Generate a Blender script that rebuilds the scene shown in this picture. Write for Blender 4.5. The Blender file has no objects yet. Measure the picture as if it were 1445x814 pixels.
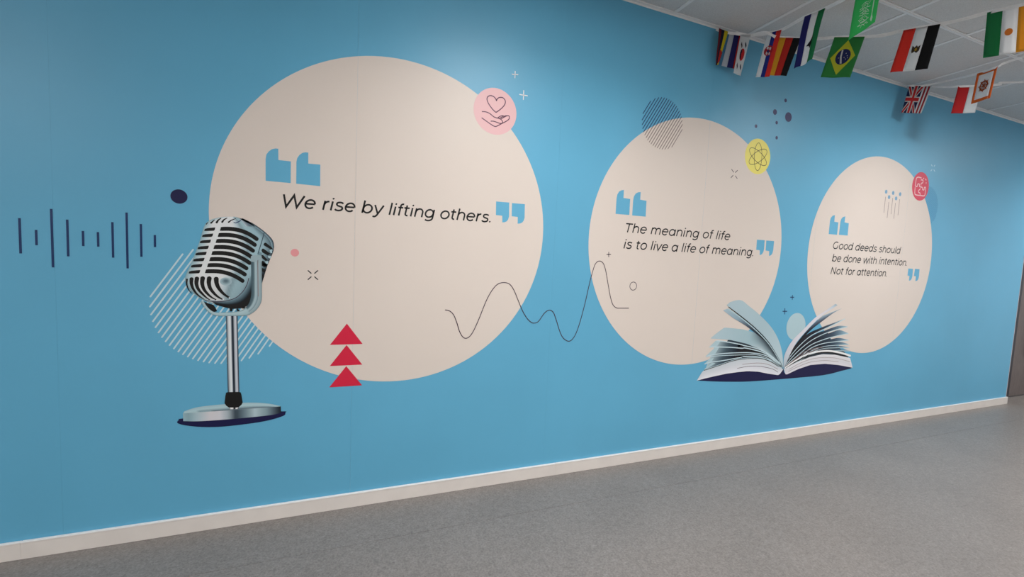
import bpy, bmesh, math, random
from mathutils import Vector, Matrix, noise
random.seed(7)
PI = math.pi
SC = bpy.context.scene
COL = SC.collection

# ------------------------------------------------------------------ camera
F_PX = 603.77
CAM = Vector((0.0, -2.23, 1.2975))
RGT = Vector((0.93222881, -0.3590512, 0.04507427)).normalized()
UPV = Vector((-0.016167, 0.08311093, 0.99640915)).normalized()
FWD = Vector((0.36150807, 0.92961003, -0.07167362)).normalized()
cam_data = bpy.data.cameras.new('camera')
cam = bpy.data.objects.new('camera', cam_data); COL.objects.link(cam)
m = Matrix((RGT, UPV, -FWD)).transposed().to_4x4(); m.translation = CAM
cam.matrix_world = m
cam_data.sensor_width = 36.0
cam_data.lens = F_PX / 1445.0 * 36.0
cam_data.clip_start = 0.02
SC.camera = cam

# ------------------------------------------------------------------ world, exposure, lamp strength
world = bpy.data.worlds.new('world'); SC.world = world; world.use_nodes = True
world.node_tree.nodes['Background'].inputs[0].default_value = (0.75, 0.85, 1.0, 1)
world.node_tree.nodes['Background'].inputs[1].default_value = 1.0
SC.view_settings.view_transform = 'Standard'
SC.view_settings.look = 'None'
SC.view_settings.gamma = 1.0
SC.view_settings.use_curve_mapping = False
SC.view_settings.exposure = 0.0
LAMP_W = 22.0                                   # power of each ceiling luminaire, W
LAMP_SPREAD = math.radians(150)                 # their optic throws the light downwards
LAMP_COL = (1.0, 0.972, 0.955)

# ------------------------------------------------------------------ colours and materials
def s2l(c):
    return tuple(((v/255)/12.92 if v/255 <= .04045 else ((v/255+.055)/1.055)**2.4) for v in c)
INK = 1.12                                      # print inks: photographed value -> reflectance
def ink(c): return tuple(max(.003, min(.9, v*INK-.017)) for v in s2l(c))   # less the sheen of the satin paper

def base_mat(name, col, rough=.5, spec=.5):
    mt = bpy.data.materials.new(name); mt.use_nodes = True
    b = mt.node_tree.nodes['Principled BSDF']
    b.inputs['Base Color'].default_value = (*col, 1); b.inputs['Roughness'].default_value = rough
    b.inputs['Specular IOR Level'].default_value = spec
    return mt
def noisy(name, col, col2, scale, rough=.5, spec=.5, detail=4, bump=0., bscale=None, stretch=(1,1,1), lo=.35, hi=.65):
    mt = base_mat(name, col, rough, spec); nt = mt.node_tree; b = nt.nodes['Principled BSDF']
    tc = nt.nodes.new('ShaderNodeNewGeometry'); mp = nt.nodes.new('ShaderNodeMapping'); mp.inputs['Scale'].default_value = stretch
    nt.links.new(tc.outputs['Position'], mp.inputs[0])
    n = nt.nodes.new('ShaderNodeTexNoise'); n.inputs['Scale'].default_value = scale; n.inputs['Detail'].default_value = detail
    nt.links.new(mp.outputs[0], n.inputs['Vector'])
    r = nt.nodes.new('ShaderNodeValToRGB'); r.color_ramp.elements[0].position = lo; r.color_ramp.elements[1].position = hi
    r.color_ramp.elements[0].color = (*col, 1); r.color_ramp.elements[1].color = (*col2, 1)
    nt.links.new(n.outputs[0], r.inputs[0]); nt.links.new(r.outputs[0], b.inputs['Base Color'])
    if bump:
        n2 = nt.nodes.new('ShaderNodeTexNoise'); n2.inputs['Scale'].default_value = bscale or scale*3; n2.inputs['Detail'].default_value = 3
        nt.links.new(tc.outputs['Position'], n2.inputs['Vector'])
        bp = nt.nodes.new('ShaderNodeBump'); bp.inputs['Strength'].default_value = bump; bp.inputs['Distance'].default_value = .002
        nt.links.new(n2.outputs[0], bp.inputs['Height']); nt.links.new(bp.outputs[0], b.inputs['Normal'])
    return mt
W_ROUGH, W_SPEC = .43, .46
BLUE = (.122, .430, .645)
CREAM = (.755, .672, .605)
M = {}
M['blue'] = noisy('blue_wallpaper', tuple(v*.97 for v in BLUE), tuple(v*1.03 for v in BLUE), 1.4, W_ROUGH, W_SPEC, 3, .05, 260)
M['cream'] = noisy('cream_print', tuple(v*.985 for v in CREAM), CREAM, 2.2, W_ROUGH+.03, W_SPEC, 3, .05, 260)
def pm(name, c): M[name] = base_mat(name+'_print', c if max(c) <= 1 else ink(c), W_ROUGH+.03, W_SPEC); return M[name]
pm('text_black', (8, 6, 10)); pm('navy', (8, 14, 72)); pm('red', (205, 45, 70)); pm('quote_blue', BLUE)
pm('pink', (226, 182, 184)); pm('rose', (222, 150, 152)); pm('yellow', (240, 222, 108)); pm('crimson', (208, 66, 90))
pm('pale', (172, 198, 205)); pm('stripe_pale', (190, 212, 219)); pm('white', (232, 238, 242)); pm('ice', (168, 208, 228))
pm('line_dark', (70, 52, 66)); pm('line_navy', (28, 52, 100)); pm('plum', (92, 48, 72)); pm('olive', (92, 84, 40))
pm('sound_navy', (26, 56, 98)); pm('taupe_line', (140, 122, 122)); pm('teal_line', (66, 140, 182)); pm('dot_blue', (118, 160, 190))
pm('dusk', (50, 54, 100)); pm('brown_line', (112, 92, 90)); pm('blush', (240, 196, 200)); pm('black_ink', (12, 12, 18)); pm('steel', (154, 175, 181)); pm('deep_ink', (52, 64, 74)); pm('sky', (104, 168, 204))
def print_vc():
    mt = base_mat('photographic_print', (.5, .5, .5), W_ROUGH+.03, W_SPEC); nt = mt.node_tree
    a = nt.nodes.new('ShaderNodeAttribute'); a.attribute_name = 'ink'
    nt.links.new(a.outputs['Color'], nt.nodes['Principled BSDF'].inputs['Base Color']); return mt
M['photo'] = print_vc()
M['skirting'] = noisy('painted_skirting', (.76, .71, .665), (.80, .75, .70), 9, .45, .4, 4)
M['skirting_highlight'] = base_mat('skirting_lit_top', (.86, .84, .82), .3, .5)  # lit top edge of the board, its highlight put into a lighter colour
M['tile'] = noisy('mineral_tile', (.62, .615, .61), (.72, .715, .71), 230, .9, .1, 3, .3, 300)
M['grid'] = base_mat('white_grid_steel', (.86, .86, .86), .45, .4)
M['wall_paint'] = noisy('greige_wall_paint', (.36, .355, .35), (.39, .385, .38), 3, .8, .2)
M['plaster'] = noisy('room_plaster', (.76, .755, .745), (.80, .79, .78), 3, .8, .2)
M['door'] = noisy('brown_laminate', (.135, .112, .108), (.165, .138, .13), 30, .5, .4, 4, stretch=(3, 3, .4))
M['gasket'] = base_mat('black_gasket', (.02, .02, .03), .5)
M['edge_white'] = base_mat('white_edge_bead', (.62, .62, .66), .4)
M['metal_dark'] = base_mat('dark_handle', (.05, .045, .045), .4)
M['frame_white'] = base_mat('luminaire_frame', (.8, .8, .8), .4)
M['tape'] = noisy('white_cotton_tape', (.86, .86, .86), (.90, .90, .90), 60, .8, .1)
def emis():
    mt = bpy.data.materials.new('led_diffuser'); mt.use_nodes = True; nt = mt.node_tree; nt.nodes.clear()
    e = nt.nodes.new('ShaderNodeEmission'); o = nt.nodes.new('ShaderNodeOutputMaterial'); nt.links.new(e.outputs[0], o.inputs[0])
    e.inputs[0].default_value = (*LAMP_COL, 1); e.inputs[1].default_value = 31.0; return mt
M['led'] = emis()
def floor_mat():
    mt = base_mat('grey_linoleum', (.25, .24, .23), .42, .45); nt = mt.node_tree; b = nt.nodes['Principled BSDF']; L = nt.links
    g = nt.nodes.new('ShaderNodeNewGeometry')
    def nz(scale, detail, rough=.6):
        n = nt.nodes.new('ShaderNodeTexNoise'); n.inputs['Scale'].default_value = scale; n.inputs['Detail'].default_value = detail
        n.inputs['Roughness'].default_value = rough; L.new(g.outputs['Position'], n.inputs['Vector']); return n
    def ramp(n, a, c, lo, hi):
        r = nt.nodes.new('ShaderNodeValToRGB'); r.color_ramp.elements[0].position = lo; r.color_ramp.elements[1].position = hi
        r.color_ramp.elements[0].color = (*a, 1); r.color_ramp.elements[1].color = (*c, 1); L.new(n.outputs[0], r.inputs[0]); return r
    a = ramp(nz(2.5, 5), (.202, .187, .177), (.232, .215, .204), .3, .7)
    c = ramp(nz(110, 6, .75), (.62, .61, .60), (1.35, 1.34, 1.33), .3, .7)
    d = ramp(nz(34, 5, .7), (.84, .83, .83), (1.16, 1.16, 1.15), .3, .7)
    m1 = nt.nodes.new('ShaderNodeMix'); m1.data_type = 'RGBA'; m1.blend_type = 'MULTIPLY'; m1.inputs[0].default_value = 1
    m2 = nt.nodes.new('ShaderNodeMix'); m2.data_type = 'RGBA'; m2.blend_type = 'MULTIPLY'; m2.inputs[0].default_value = 1
    L.new(a.outputs[0], m1.inputs[6]); L.new(c.outputs[0], m1.inputs[7]); L.new(m1.outputs[2], m2.inputs[6]); L.new(d.outputs[0], m2.inputs[7])
    L.new(m2.outputs[2], b.inputs['Base Color'])
    bp = nt.nodes.new('ShaderNodeBump'); bp.inputs['Strength'].default_value = .12; bp.inputs['Distance'].default_value = .001
    n = nz(160, 3); L.new(n.outputs[0], bp.inputs['Height']); L.new(bp.outputs[0], b.inputs['Normal']); return mt
M['floor'] = floor_mat()
_cloth = {}
def cloth_mat(c):
    if c in _cloth: return _cloth[c]
    mt = base_mat('flag_cloth', tuple(min(.88, v*1.25+.02) for v in s2l(c)), .8, .15); nt = mt.node_tree; b = nt.nodes['Principled BSDF']
    tr = nt.nodes.new('ShaderNodeBsdfTranslucent'); tr.inputs[0].default_value = (*[min(.88, v*1.25+.02) for v in s2l(c)], 1)
    mx = nt.nodes.new('ShaderNodeMixShader'); mx.inputs[0].default_value = .55
    nt.links.new(b.outputs[0], mx.inputs[1]); nt.links.new(tr.outputs[0], mx.inputs[2]); nt.links.new(mx.outputs[0], nt.nodes['Material Output'].inputs[0])
    _cloth[c] = mt; return mt

# ------------------------------------------------------------------ helpers
def tag(o, label=None, cat=None, group=None, kind=None):
    if label: o['label'] = label
    if cat: o['category'] = cat
    if group: o['group'] = group
    if kind: o['kind'] = kind
    return o
def mesh(name, verts, faces, mat, parent=None, mats=None, midx=None, inks=None, smooth=False):
    me = bpy.data.meshes.new(name); me.from_pydata(verts, [], faces)
    for mt in (mats or [mat]): me.materials.append(mt)
    if midx:
        for p, i in zip(me.polygons, midx): p.material_index = i
    if inks:
        at = me.color_attributes.new('ink', 'FLOAT_COLOR', 'POINT')
        for i, c in enumerate(inks): at.data[i].color = (*c, 1)
    if smooth:
        for p in me.polygons: p.use_smooth = True
    me.update()
    o = bpy.data.objects.new(name, me); COL.objects.link(o)
    if parent: o.parent = parent; o.matrix_parent_inverse = Matrix.Translation(-Vector(parent.location))
    return o
def empty(name, loc):
    o = bpy.data.objects.new(name, None); COL.objects.link(o); o.location = loc; o.empty_display_size = .1; return o
def box(name, x0, x1, y0, y1, z0, z1, mat, parent=None, bev=0.):
    bm = bmesh.new(); bmesh.ops.create_cube(bm, size=1)
    for v in bm.verts: v.co = Vector(((x0+x1)/2+v.co.x*(x1-x0), (y0+y1)/2+v.co.y*(y1-y0), (z0+z1)/2+v.co.z*(z1-z0)))
    if bev: bmesh.ops.bevel(bm, geom=bm.edges[:], offset=bev, segments=2, affect='EDGES')
    me = bpy.data.meshes.new(name); bm.to_mesh(me); bm.free(); me.materials.append(mat)
    o = bpy.data.objects.new(name, me); COL.objects.link(o)
    if parent: o.parent = parent; o.matrix_parent_inverse = Matrix.Translation(-Vector(parent.location))
    return o

def ray(px, py): return FWD + RGT*((px-722.5)/F_PX) - UPV*((py-407)/F_PX)
def wp(p):                                       # photo pixel -> point (x, z) of the printed wall, y = 0
    d = ray(*p); t = -CAM.y/d.y; return (CAM.x+d.x*t, CAM.z+d.z*t)
def crop(x0, y0, s, pts): return [wp((x0+x/s, y0+y/s)) for x, y in pts]
def smooth_pts(P, n=6, closed=False):
    out = []; N = len(P); rng = range(N) if closed else range(N-1)
    for i in rng:
        p0 = P[(i-1) % N] if closed or i > 0 else P[0]; p1 = P[i]; p2 = P[(i+1) % N]
        p3 = P[(i+2) % N] if closed or i+2 < N else P[-1]
        for k in range(n):
            t = k/n
            out.append(tuple(.5*(2*p1[j]+(p2[j]-p0[j])*t+(2*p0[j]-5*p1[j]+4*p2[j]-p3[j])*t*t+(3*p1[j]-p0[j]-3*p2[j]+p3[j])*t**3) for j in (0, 1)))
    if not closed: out.append(tuple(P[-1]))
    return out
def resample(P, n):
    d = [0]
    for a, b in zip(P, P[1:]): d.append(d[-1]+math.hypot(b[0]-a[0], b[1]-a[1]))
    out = []; j = 0
    for i in range(n):
        t = d[-1]*i/(n-1)
        while j < len(P)-2 and d[j+1] < t: j += 1
        s = (t-d[j])/max(1e-9, d[j+1]-d[j]); s = min(1, max(0, s))
        out.append((P[j][0]+(P[j+1][0]-P[j][0])*s, P[j][1]+(P[j+1][1]-P[j][1])*s))
    return out
def ypos(layer): return -0.0001*layer            # inks lie one over another, a tenth of a millimetre each
def flat(name, pts, layer, mat, parent=None):
    y = ypos(layer); bm = bmesh.new(); vs = [bm.verts.new((x, y, z)) for x, z in pts]; f = bm.faces.new(vs)
    bm.normal_update()
    if f.normal.y > 0: f.normal_flip()
    bmesh.ops.triangulate(bm, faces=[f]); me = bpy.data.meshes.new(name); bm.to_mesh(me); bm.free(); me.materials.append(mat)
    o = bpy.data.objects.new(name, me); COL.objects.link(o)
    if parent: o.parent = parent; o.matrix_parent_inverse = Matrix.Translation(-Vector(parent.location))
    return o
def ribbon_geo(V, Fc, P, w, layer, closed=False, round_cap=False, w1=None):
    y = ypos(layer); P = [Vector(p) for p in P]; n = len(P); b = len(V)
    if round_cap and not closed:
        pass
    for i, p in enumerate(P):
        a = P[i-1] if (i > 0 or closed) else p; c = P[(i+1) % n] if (i < n-1 or closed) else p
        d1 = (p-a).normalized() if (p-a).length > 1e-9 else Vector((0, 0)); d2 = (c-p).normalized() if (c-p).length > 1e-9 else Vector((0, 0))
        t = (d1+d2); t = t.normalized() if t.length > 1e-6 else d1
        nn = Vector((-t.y, t.x)); k = 1.0
        if d1.length and d2.length: k = 1/max(.35, abs(nn.dot(Vector((-d1.y, d1.x)))))
        ww = w if w1 is None else w+(w1-w)*i/(n-1)
        V += [(p.x+nn.x*ww/2*k, y, p.y+nn.y*ww/2*k), (p.x-nn.x*ww/2*k, y, p.y-nn.y*ww/2*k)]
    for i in range(n if closed else n-1):
        j = (i+1) % n; Fc.append((b+2*i, b+2*i+1, b+2*j+1, b+2*j))
    if round_cap and not closed:
        for e, q in ((0, 1), (n-1, n-2)):
            ww = w if (w1 is None or e == 0) else w1
            d = (P[e]-P[q]).normalized(); a0 = math.atan2(d.y, d.x); bb = len(V); V.append((P[e].x, y, P[e].y))
            for k in range(7):
                a = a0-PI/2+PI*k/6; V.append((P[e].x+math.cos(a)*ww/2, y, P[e].y+math.sin(a)*ww/2))
            for k in range(6): Fc.append((bb, bb+1+k, bb+2+k))
def ribbons(name, lines, w, layer, mat, parent=None, closed=False, cap=False, w1=None):
    V, Fc = [], []
    for l in lines: ribbon_geo(V, Fc, l, w, layer, closed, cap, w1)
    return mesh(name, V, Fc, mat, parent)
def circ(cx, cz, r, n=48, rz=None): return [(cx+math.cos(2*PI*i/n)*r, cz+math.sin(2*PI*i/n)*(rz or r)) for i in range(n)]
def loft(name, A, B, layer, fn, parent=None, nu=12, nv=24, sm=True):
    if sm: A = smooth_pts(A); B = smooth_pts(B)
    A = resample(A, nv); B = resample(B, nv); y = ypos(layer); V, Fc, C = [], [], []
    for j in range(nv):
        for i in range(nu):
            u = i/(nu-1); v = j/(nv-1)
            V.append((A[j][0]*(1-u)+B[j][0]*u, y, A[j][1]*(1-u)+B[j][1]*u)); C.append(ink(fn(u, v)))
    for j in range(nv-1):
        for i in range(nu-1):
            a = j*nu+i; Fc.append((a, a+1, a+nu+1, a+nu))
    return mesh(name, V, Fc, M['photo'], parent, inks=C)
def grad(stops):
    def f(t):
        t = min(1, max(0, t))
        for (a, ca), (b, cb) in zip(stops, stops[1:]):
            if t <= b:
                s = (t-a)/max(1e-6, b-a); return tuple(x+(y-x)*s for x, y in zip(ca, cb))
        return stops[-1][1]
    return f

# ------------------------------------------------------------------ the setting
ZC = 2.8357
X0, X1, Y0 = -3.0, 8.4, -5.4                     # room: x, back of the room
XE = 6.50                                        # where the printed wall ends
GX0, GS = 3.645 % .6, .6
# floor
floor = tag(box('floor', X0, X1, Y0, .3, -.06, -.004, M['gasket']), kind='structure')
ys = [.16, -.312, -2.312, -4.312, Y0]
for a, b in zip(ys, ys[1:]):
    box('linoleum_sheet', X0+.002, X1-.002, b+.0008, a-.0008, -.004, 0, M['floor'], floor)
# printed wall
wall = tag(box('wall_back', X0, XE, .003, .16, 0, ZC+.1, M['plaster']), kind='structure')
seams = [X0, -2.19, -1.075, .035, 1.118, 2.205, 3.315, 4.43, 5.54, XE]
for a, b in zip(seams, seams[1:]):
    box('wallpaper_panel', a+.00015, b-.00015, 0, .003, 0, ZC, M['blue'], wall)
box('edge_bead', XE, XE+.006, -.002, .012, .07, ZC, M['edge_white'], wall)
# skirting
sk = tag(box('baseboard_back', X0, XE+.012, -.010, 0, .002, .066, M['gasket']), kind='structure')
js = [X0, -1.2, 1.198, 3.6, 6.0, XE+.012]
for a, b in zip(js, js[1:]):
    box('skirting_board', a+.0003, b-.0003, -.014, -.001, .001, .0672, M['skirting'], sk)
    box('skirting_lit_top', a+.0003, b-.0003, -.0155, -.001, .0672, .0735, M['skirting_highlight'], sk, .0015)  # top edge strip, paler than the board to carry its painted highlight
# recess with the door beyond the printed wall
wr = tag(box('wall_recess', XE+1.02, X1, .10, .16, 0, ZC+.1, M['plaster']), kind='structure')
box('lintel', XE, XE+1.02, .10, .16, 2.45, ZC+.1, M['plaster'], wr)
dr = tag(box('door_1', XE+.05, XE+1.0, .105, .15, .01, 2.44, M['door'], None, .002), kind='structure')
box('door_frame', XE+.006, XE+.056, -.001, .03, .0735, 2.45, M['gasket'], dr)
box('door_frame', XE+.006, XE+.056, .03, .15, .0, 2.45, M['gasket'], dr)
box('door_frame', XE+1.0, XE+1.02, .03, .15, .0, 2.45, M['gasket'], dr)
box('threshold_block', XE+.012, XE+.045, -.004, .10, 0, .06, M['door'], dr)
hp = box('door_handle', 7.115, 7.145, .070, .105, .46, 1.15, M['metal_dark'], dr, .004)
# other walls (behind and beside the camera)
tag(box('wall_left', X0-.1, X0, Y0, .16, 0, ZC+.1, M['plaster']), kind='structure')
wrt = tag(box('wall_right', X1, X1+.1, Y0, .16, 0, .95, M['plaster']), kind='structure')
for i, (a, b, c_, d_) in enumerate(((Y0, .16, 2.45, ZC+.1), (Y0, -4.6, .95, 2.45), (-1.2, .16, .95, 2.45))):
    box('wall_section', X1, X1+.1, a, b, c_, d_, M['plaster'], wrt)
wn = tag(box('window_1', X1-.02, X1+.12, -4.62, -1.18, .92, .95, M['frame_white']), kind='structure')
for a in (-4.6, -2.93, -1.25): box('window_frame', X1+.03, X1+.08, a, a+.05, .95, 2.45, M['frame_white'], wn)
for c_ in (.95, 2.40): box('window_frame', X1+.03, X1+.08, -4.6, -1.2, c_, c_+.05, M['frame_white'], wn)
tag(box('wall_front', X0-.1, X1+.1, Y0-.1, Y0, 0, ZC+.1, M['wall_paint']), kind='structure')
# ceiling: slab, tiles, grid
ceil = tag(box('ceiling', X0-.1, X1+.1, Y0-.1, .26, ZC+.1, ZC+.16, M['plaster']), kind='structure')
xs = [X0]; x = GX0-.6*10
while x < X0+.05: x += GS
while x < X1-.02: xs.append(x); x += GS
xs.append(X1)
yl = [0.0]; y = -.6
while y > Y0+.05: yl.append(y); y -= .6
yl.append(Y0)
lamp_cells = [(-2.655, -2.7), (.945, -1.5), (3.945, -1.5), (6.945, -1.5), (.945, -4.5), (3.945, -4.5)]
tile_cache = {}
def tile_mesh(w, d):
    k = (round(w, 3), round(d, 3))
    if k not in tile_cache:
        bm = bmesh.new(); bmesh.ops.create_cube(bm, size=1)
        for v in bm.verts:
            s = 1 if v.co.z > 0 else 1-.010/min(w, d)*1
            v.co = Vector((v.co.x*(w-.018)*s, v.co.y*(d-.018)*s, v.co.z*.014+.007))
        me = bpy.data.meshes.new('ceiling_tile'); bm.to_mesh(me); bm.free(); me.materials.append(M['tile']); tile_cache[k] = me
    return tile_cache[k]
for a, b in zip(xs, xs[1:]):
    for c, d in zip(yl, yl[1:]):
        cx, cy = (a+b)/2, (c+d)/2
        if any(abs(cx-p) < .1 and abs(cy-q) < .1 for p, q in lamp_cells): continue
        o = bpy.data.objects.new('ceiling_tile', tile_mesh(b-a, c-d)); COL.objects.link(o)
        o.parent = ceil; o.location = (cx, cy, ZC+.001)
for x in xs[1:-1]:
    box('grid_bar', x-.012, x+.012, Y0, 0, ZC-.003, ZC+.030, M['grid'], ceil)
for y in yl[1:-1]:
    g = box('grid_bar', X0, X1, y-.012, y+.012, ZC-.0035, ZC+.030, M['grid'], ceil)
    box('grid_bar', X0, X1, y-.004, y+.004, ZC-.0065, ZC-.0035, M['grid'], ceil)
tr = tag(box('trim_1', X0, X1, -.022, 0, ZC-.004, ZC+.02, M['grid']), kind='structure')
box('trim_lip', X0, XE, -.003, 0, ZC-.012, ZC-.004, M['grid'], tr)
for i, (cx, cy) in enumerate(lamp_cells):
    t = empty('ceiling_light', (cx, cy, ZC))
    tag(t, 'square flush ceiling light panel set in the tile grid, outside the picture', 'ceiling light', 'flush light panels in the tile grid')
    V = []; a, b = .282, .262
    for (r, z) in ((a, ZC+.012), (a, ZC-.004), (b, ZC-.004), (b, ZC+.002)):
        V += [(cx-r, cy-r, z), (cx+r, cy-r, z), (cx+r, cy+r, z), (cx-r, cy+r, z)]
    Fc = [(k*4+j, k*4+(j+1) % 4, (k+1)*4+(j+1) % 4, (k+1)*4+j) for k in range(3) for j in range(4)]
    mesh('lamp_frame', V, Fc, M['frame_white'], t)
    mesh('diffuser', [(cx-b, cy-b, ZC), (cx-b, cy+b, ZC), (cx+b, cy+b, ZC), (cx+b, cy-b, ZC)], [(0, 1, 2, 3)], M['led'], t)
    ld = bpy.data.lights.new('luminaire', 'AREA'); ld.shape = 'SQUARE'; ld.size = .52; ld.energy = LAMP_W; ld.spread = LAMP_SPREAD; ld.color = LAMP_COL
    lo = bpy.data.objects.new('luminaire', ld); COL.objects.link(lo); lo.location = (0, 0, -.004); lo.parent = t

# ------------------------------------------------------------------ the print on the wall
PR = 'wall print'
# big cream circles, cut where the wallpaper panels meet
def big_circle(cx, cz, R, layer, label):
    V, Fc = [], []; y = ypos(layer)
    ed = [cx-R]+[s for s in seams if cx-R < s < cx+R]+[cx+R]
    for a, b in zip(ed, ed[1:]):
        a2 = a+(.0003 if a > cx-R else 0); b2 = b-(.0003 if b < cx+R else 0)
        t0 = math.acos(max(-1, min(1, (a2-cx)/R))); t1 = math.acos(max(-1, min(1, (b2-cx)/R))); n = 40; base = len(V)
        for k in range(n+1):
            t = t0+(t1-t0)*k/n; V += [(cx+math.cos(t)*R, y, cz-math.sin(t)*R), (cx+math.cos(t)*R, y, cz+math.sin(t)*R)]
        Fc += [(base+2*k, base+2*k+2, base+2*k+3, base+2*k+1) for k in range(n)]
    return tag(mesh('cream_circle', V, Fc, M['cream']), label, PR, 'big cream circles of the mural')
c1 = (.240, 1.4375, .8015); c2 = (2.153, 1.4407, .811); c3 = (4.060, 1.4408, .8057)
big_circle(*c1, 6, 'large cream circle printed on the blue wall behind the quote about lifting others')
big_circle(*c2, 6, 'middle cream circle printed on the blue wall behind the quote about the meaning of life')
big_circle(*c3, 6, 'cream circle nearest the door, printed behind the quote about good deeds')

# stripe discs
def stripe_disc(name, cx, cz, R, ang, step, w, layer, mat, off=0., mat2=None, split=None, cap=True):
    d = Vector((math.cos(ang), math.sin(ang))); n = Vector((d.y, -d.x)); t = empty(name, (cx, ypos(layer), cz-R))
    k = -int(R/step)-1
    while k*step < R:
        o = k*step+off; k += 1
        if abs(o) >= R*.985: continue
        h = math.sqrt(R*R-o*o)
        c = Vector((cx, cz))+n*o; P = [c-d*h, c+d*h]
        if split:                                 # where it crosses the cream circle the ink reads lighter
            sx, sz, sr = split; f = c-Vector((sx, sz)); bq = f.dot(d); cq = f.dot(f)-sr*sr; disc = bq*bq-cq
            if disc > 0:
                t1, t2 = -bq-math.sqrt(disc), -bq+math.sqrt(disc); lo, hi = max(-h, t1), min(h, t2)
                if hi > lo:
                    segs = [(-h, lo, mat), (lo, hi, mat2), (hi, h, mat)]
                    for a, b, mt in segs:
                        if b-a > .004: ribbons('stripe', [[c+d*a, c+d*b]], w if mt is mat else w*.8, layer, mt, t)
                    continue
        ribbons('stripe', [P], w, layer, mat, t, cap=cap)
    return t
tag(stripe_disc('striped_disc', -.5093, 1.0297, .2644, math.radians(58.2), .0207, .0062, 3, M['stripe_pale'], off=.0073),
    'disc of pale slanted stripes printed behind the microphone', PR)
tag(stripe_disc('striped_disc', 1.8243, 2.1734, .157, math.radians(58.6), .0170, .0052, 9, M['line_navy'], off=.004, mat2=M['brown_line'], split=c2, cap=False),
    'disc of fine dark slanted stripes overlapping top of the middle cream circle', PR)
td = tag(stripe_disc('striped_disc', 4.7021, 1.9068, .174, math.radians(58.6), .0130, .0060, 3, M['teal_line'], off=.002, cap=False),
    'faint disc of fine teal stripes half hidden behind the red puzzle badge', PR)

# sound wave
sw = empty('sound_wave', (*[wp((125, 400))[0]], ypos(7), wp((125, 400))[1]))
tag(sw, 'row of ten dark upright sound wave bars on the blue wall beside the microphone', PR)
for a, b in (((132, 278), (142, 518)), ((245, 358), (250, 462)), ((347, 215), (363, 613)), ((456, 288), (466, 538)), ((563, 365), (568, 468)),
             ((665, 373), (670, 472)), ((763, 305), (771, 547)), ((858, 240), (871, 620)), ((957, 318), (963, 541)), ((1052, 393), (1055, 475))):
    p, q = crop(0, 250, 4.817, [a, b]); xm = (p[0]+q[0])/2
    ribbons('bar', [[(xm, p[1]), (xm, q[1])]], .0078, 7, M['sound_navy'], sw)
# discs and dots
def dot(name, cx, cz, r, layer, mat, label=None, group=None, parent=None, n=40):
    o = flat(name, circ(cx, cz, r, n), layer, mat, parent)
    if label: tag(o, label, PR, group)
    return o
dot('navy_dot', -.6678, 1.4927, .030, 7, M['navy'], 'solid navy dot on the blue wall above left of the microphone')
dot('rose_dot', -.2252, 1.2752, .0178, 8, M['rose'], 'small rose pink dot on the large cream circle beside the microphone')
dot('pale_disc', 3.2011, .8724, .1045, 5, M['pale'], 'pale blue disc printed between the open pages of the book')
for (x, y), r, lb in (((1112.5, 165.2), .033, 'largest dark dot of the cluster above the yellow badge'),
                      ((1108.5, 141.7), .0125, 'topmost small dark dot of the cluster above the yellow badge'),
                      ((1093.5, 158.1), .019, 'second largest dark dot, left of the largest in the cluster'),
                      ((1095.9, 173.1), .0118, 'small dark dot midway down the cluster, under the second largest dot'),
                      ((1066.7, 178), .0118, 'small dark dot standing off to the left of the cluster, over the yellow badge'),
                      ((1095.9, 194.4), .0118, 'lowest small dark dot of the cluster, beside the top of the yellow badge')):
    p = wp((x, y)); dot('dark_dot', p[0], p[1], r, 7, M['dusk'], lb, 'cluster of dark dots')
# ring
tag(ribbons('ring', [circ(1.6837, 1.154, .0255, 40)], .0042, 8, M['line_dark'], closed=True), 'thin outlined ring beside the flat end of the wave line', PR)
# triangles
for pts, lb in (([(606, 230), (511, 351), (699, 348)], 'topmost of the three stacked red triangles'),
                ([(604, 353), (510, 473), (697, 466)], 'middle one of the three stacked red triangles'),
                ([(603, 474), (507, 595), (696, 585)], 'lowest of the three stacked red triangles, crossing the edge of the cream circle')):
    p = crop(340, 400, 4.07, pts); zb = (p[1][1]+p[2][1])/2
    tag(flat('red_triangle', [((p[1][0]+p[2][0])/2, p[0][1]), (p[1][0], zb), (p[2][0], zb)], 9, M['red']), lb, PR, 'stacked red triangles')
# wave line
wl = crop(600, 350, 4.379, [(122, 382), (150, 388), (175, 412), (195, 460), (212, 515), (232, 548), (252, 557), (275, 545), (300, 508), (335, 430), (375, 330), (410, 265), (445, 225), (482, 213), (520, 222), (548, 260), (575, 325), (600, 385), (630, 435), (655, 458), (675, 463), (700, 452), (730, 410), (750, 390), (770, 384), (790, 395), (805, 430), (830, 510), (850, 552), (880, 574), (905, 567), (930, 530), (955, 460), (985, 350), (1010, 240), (1030, 160), (1050, 100), (1075, 80), (1100, 95), (1115, 140), (1130, 225), (1145, 305), (1160, 350), (1182, 369), (1210, 371), (1258, 371)])
tag(ribbons('wave_line', [smooth_pts(wl, 8)], .0046, 10, M['line_dark']), 'thin dark wavy line running from the large cream circle to the middle one', PR)
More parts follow.
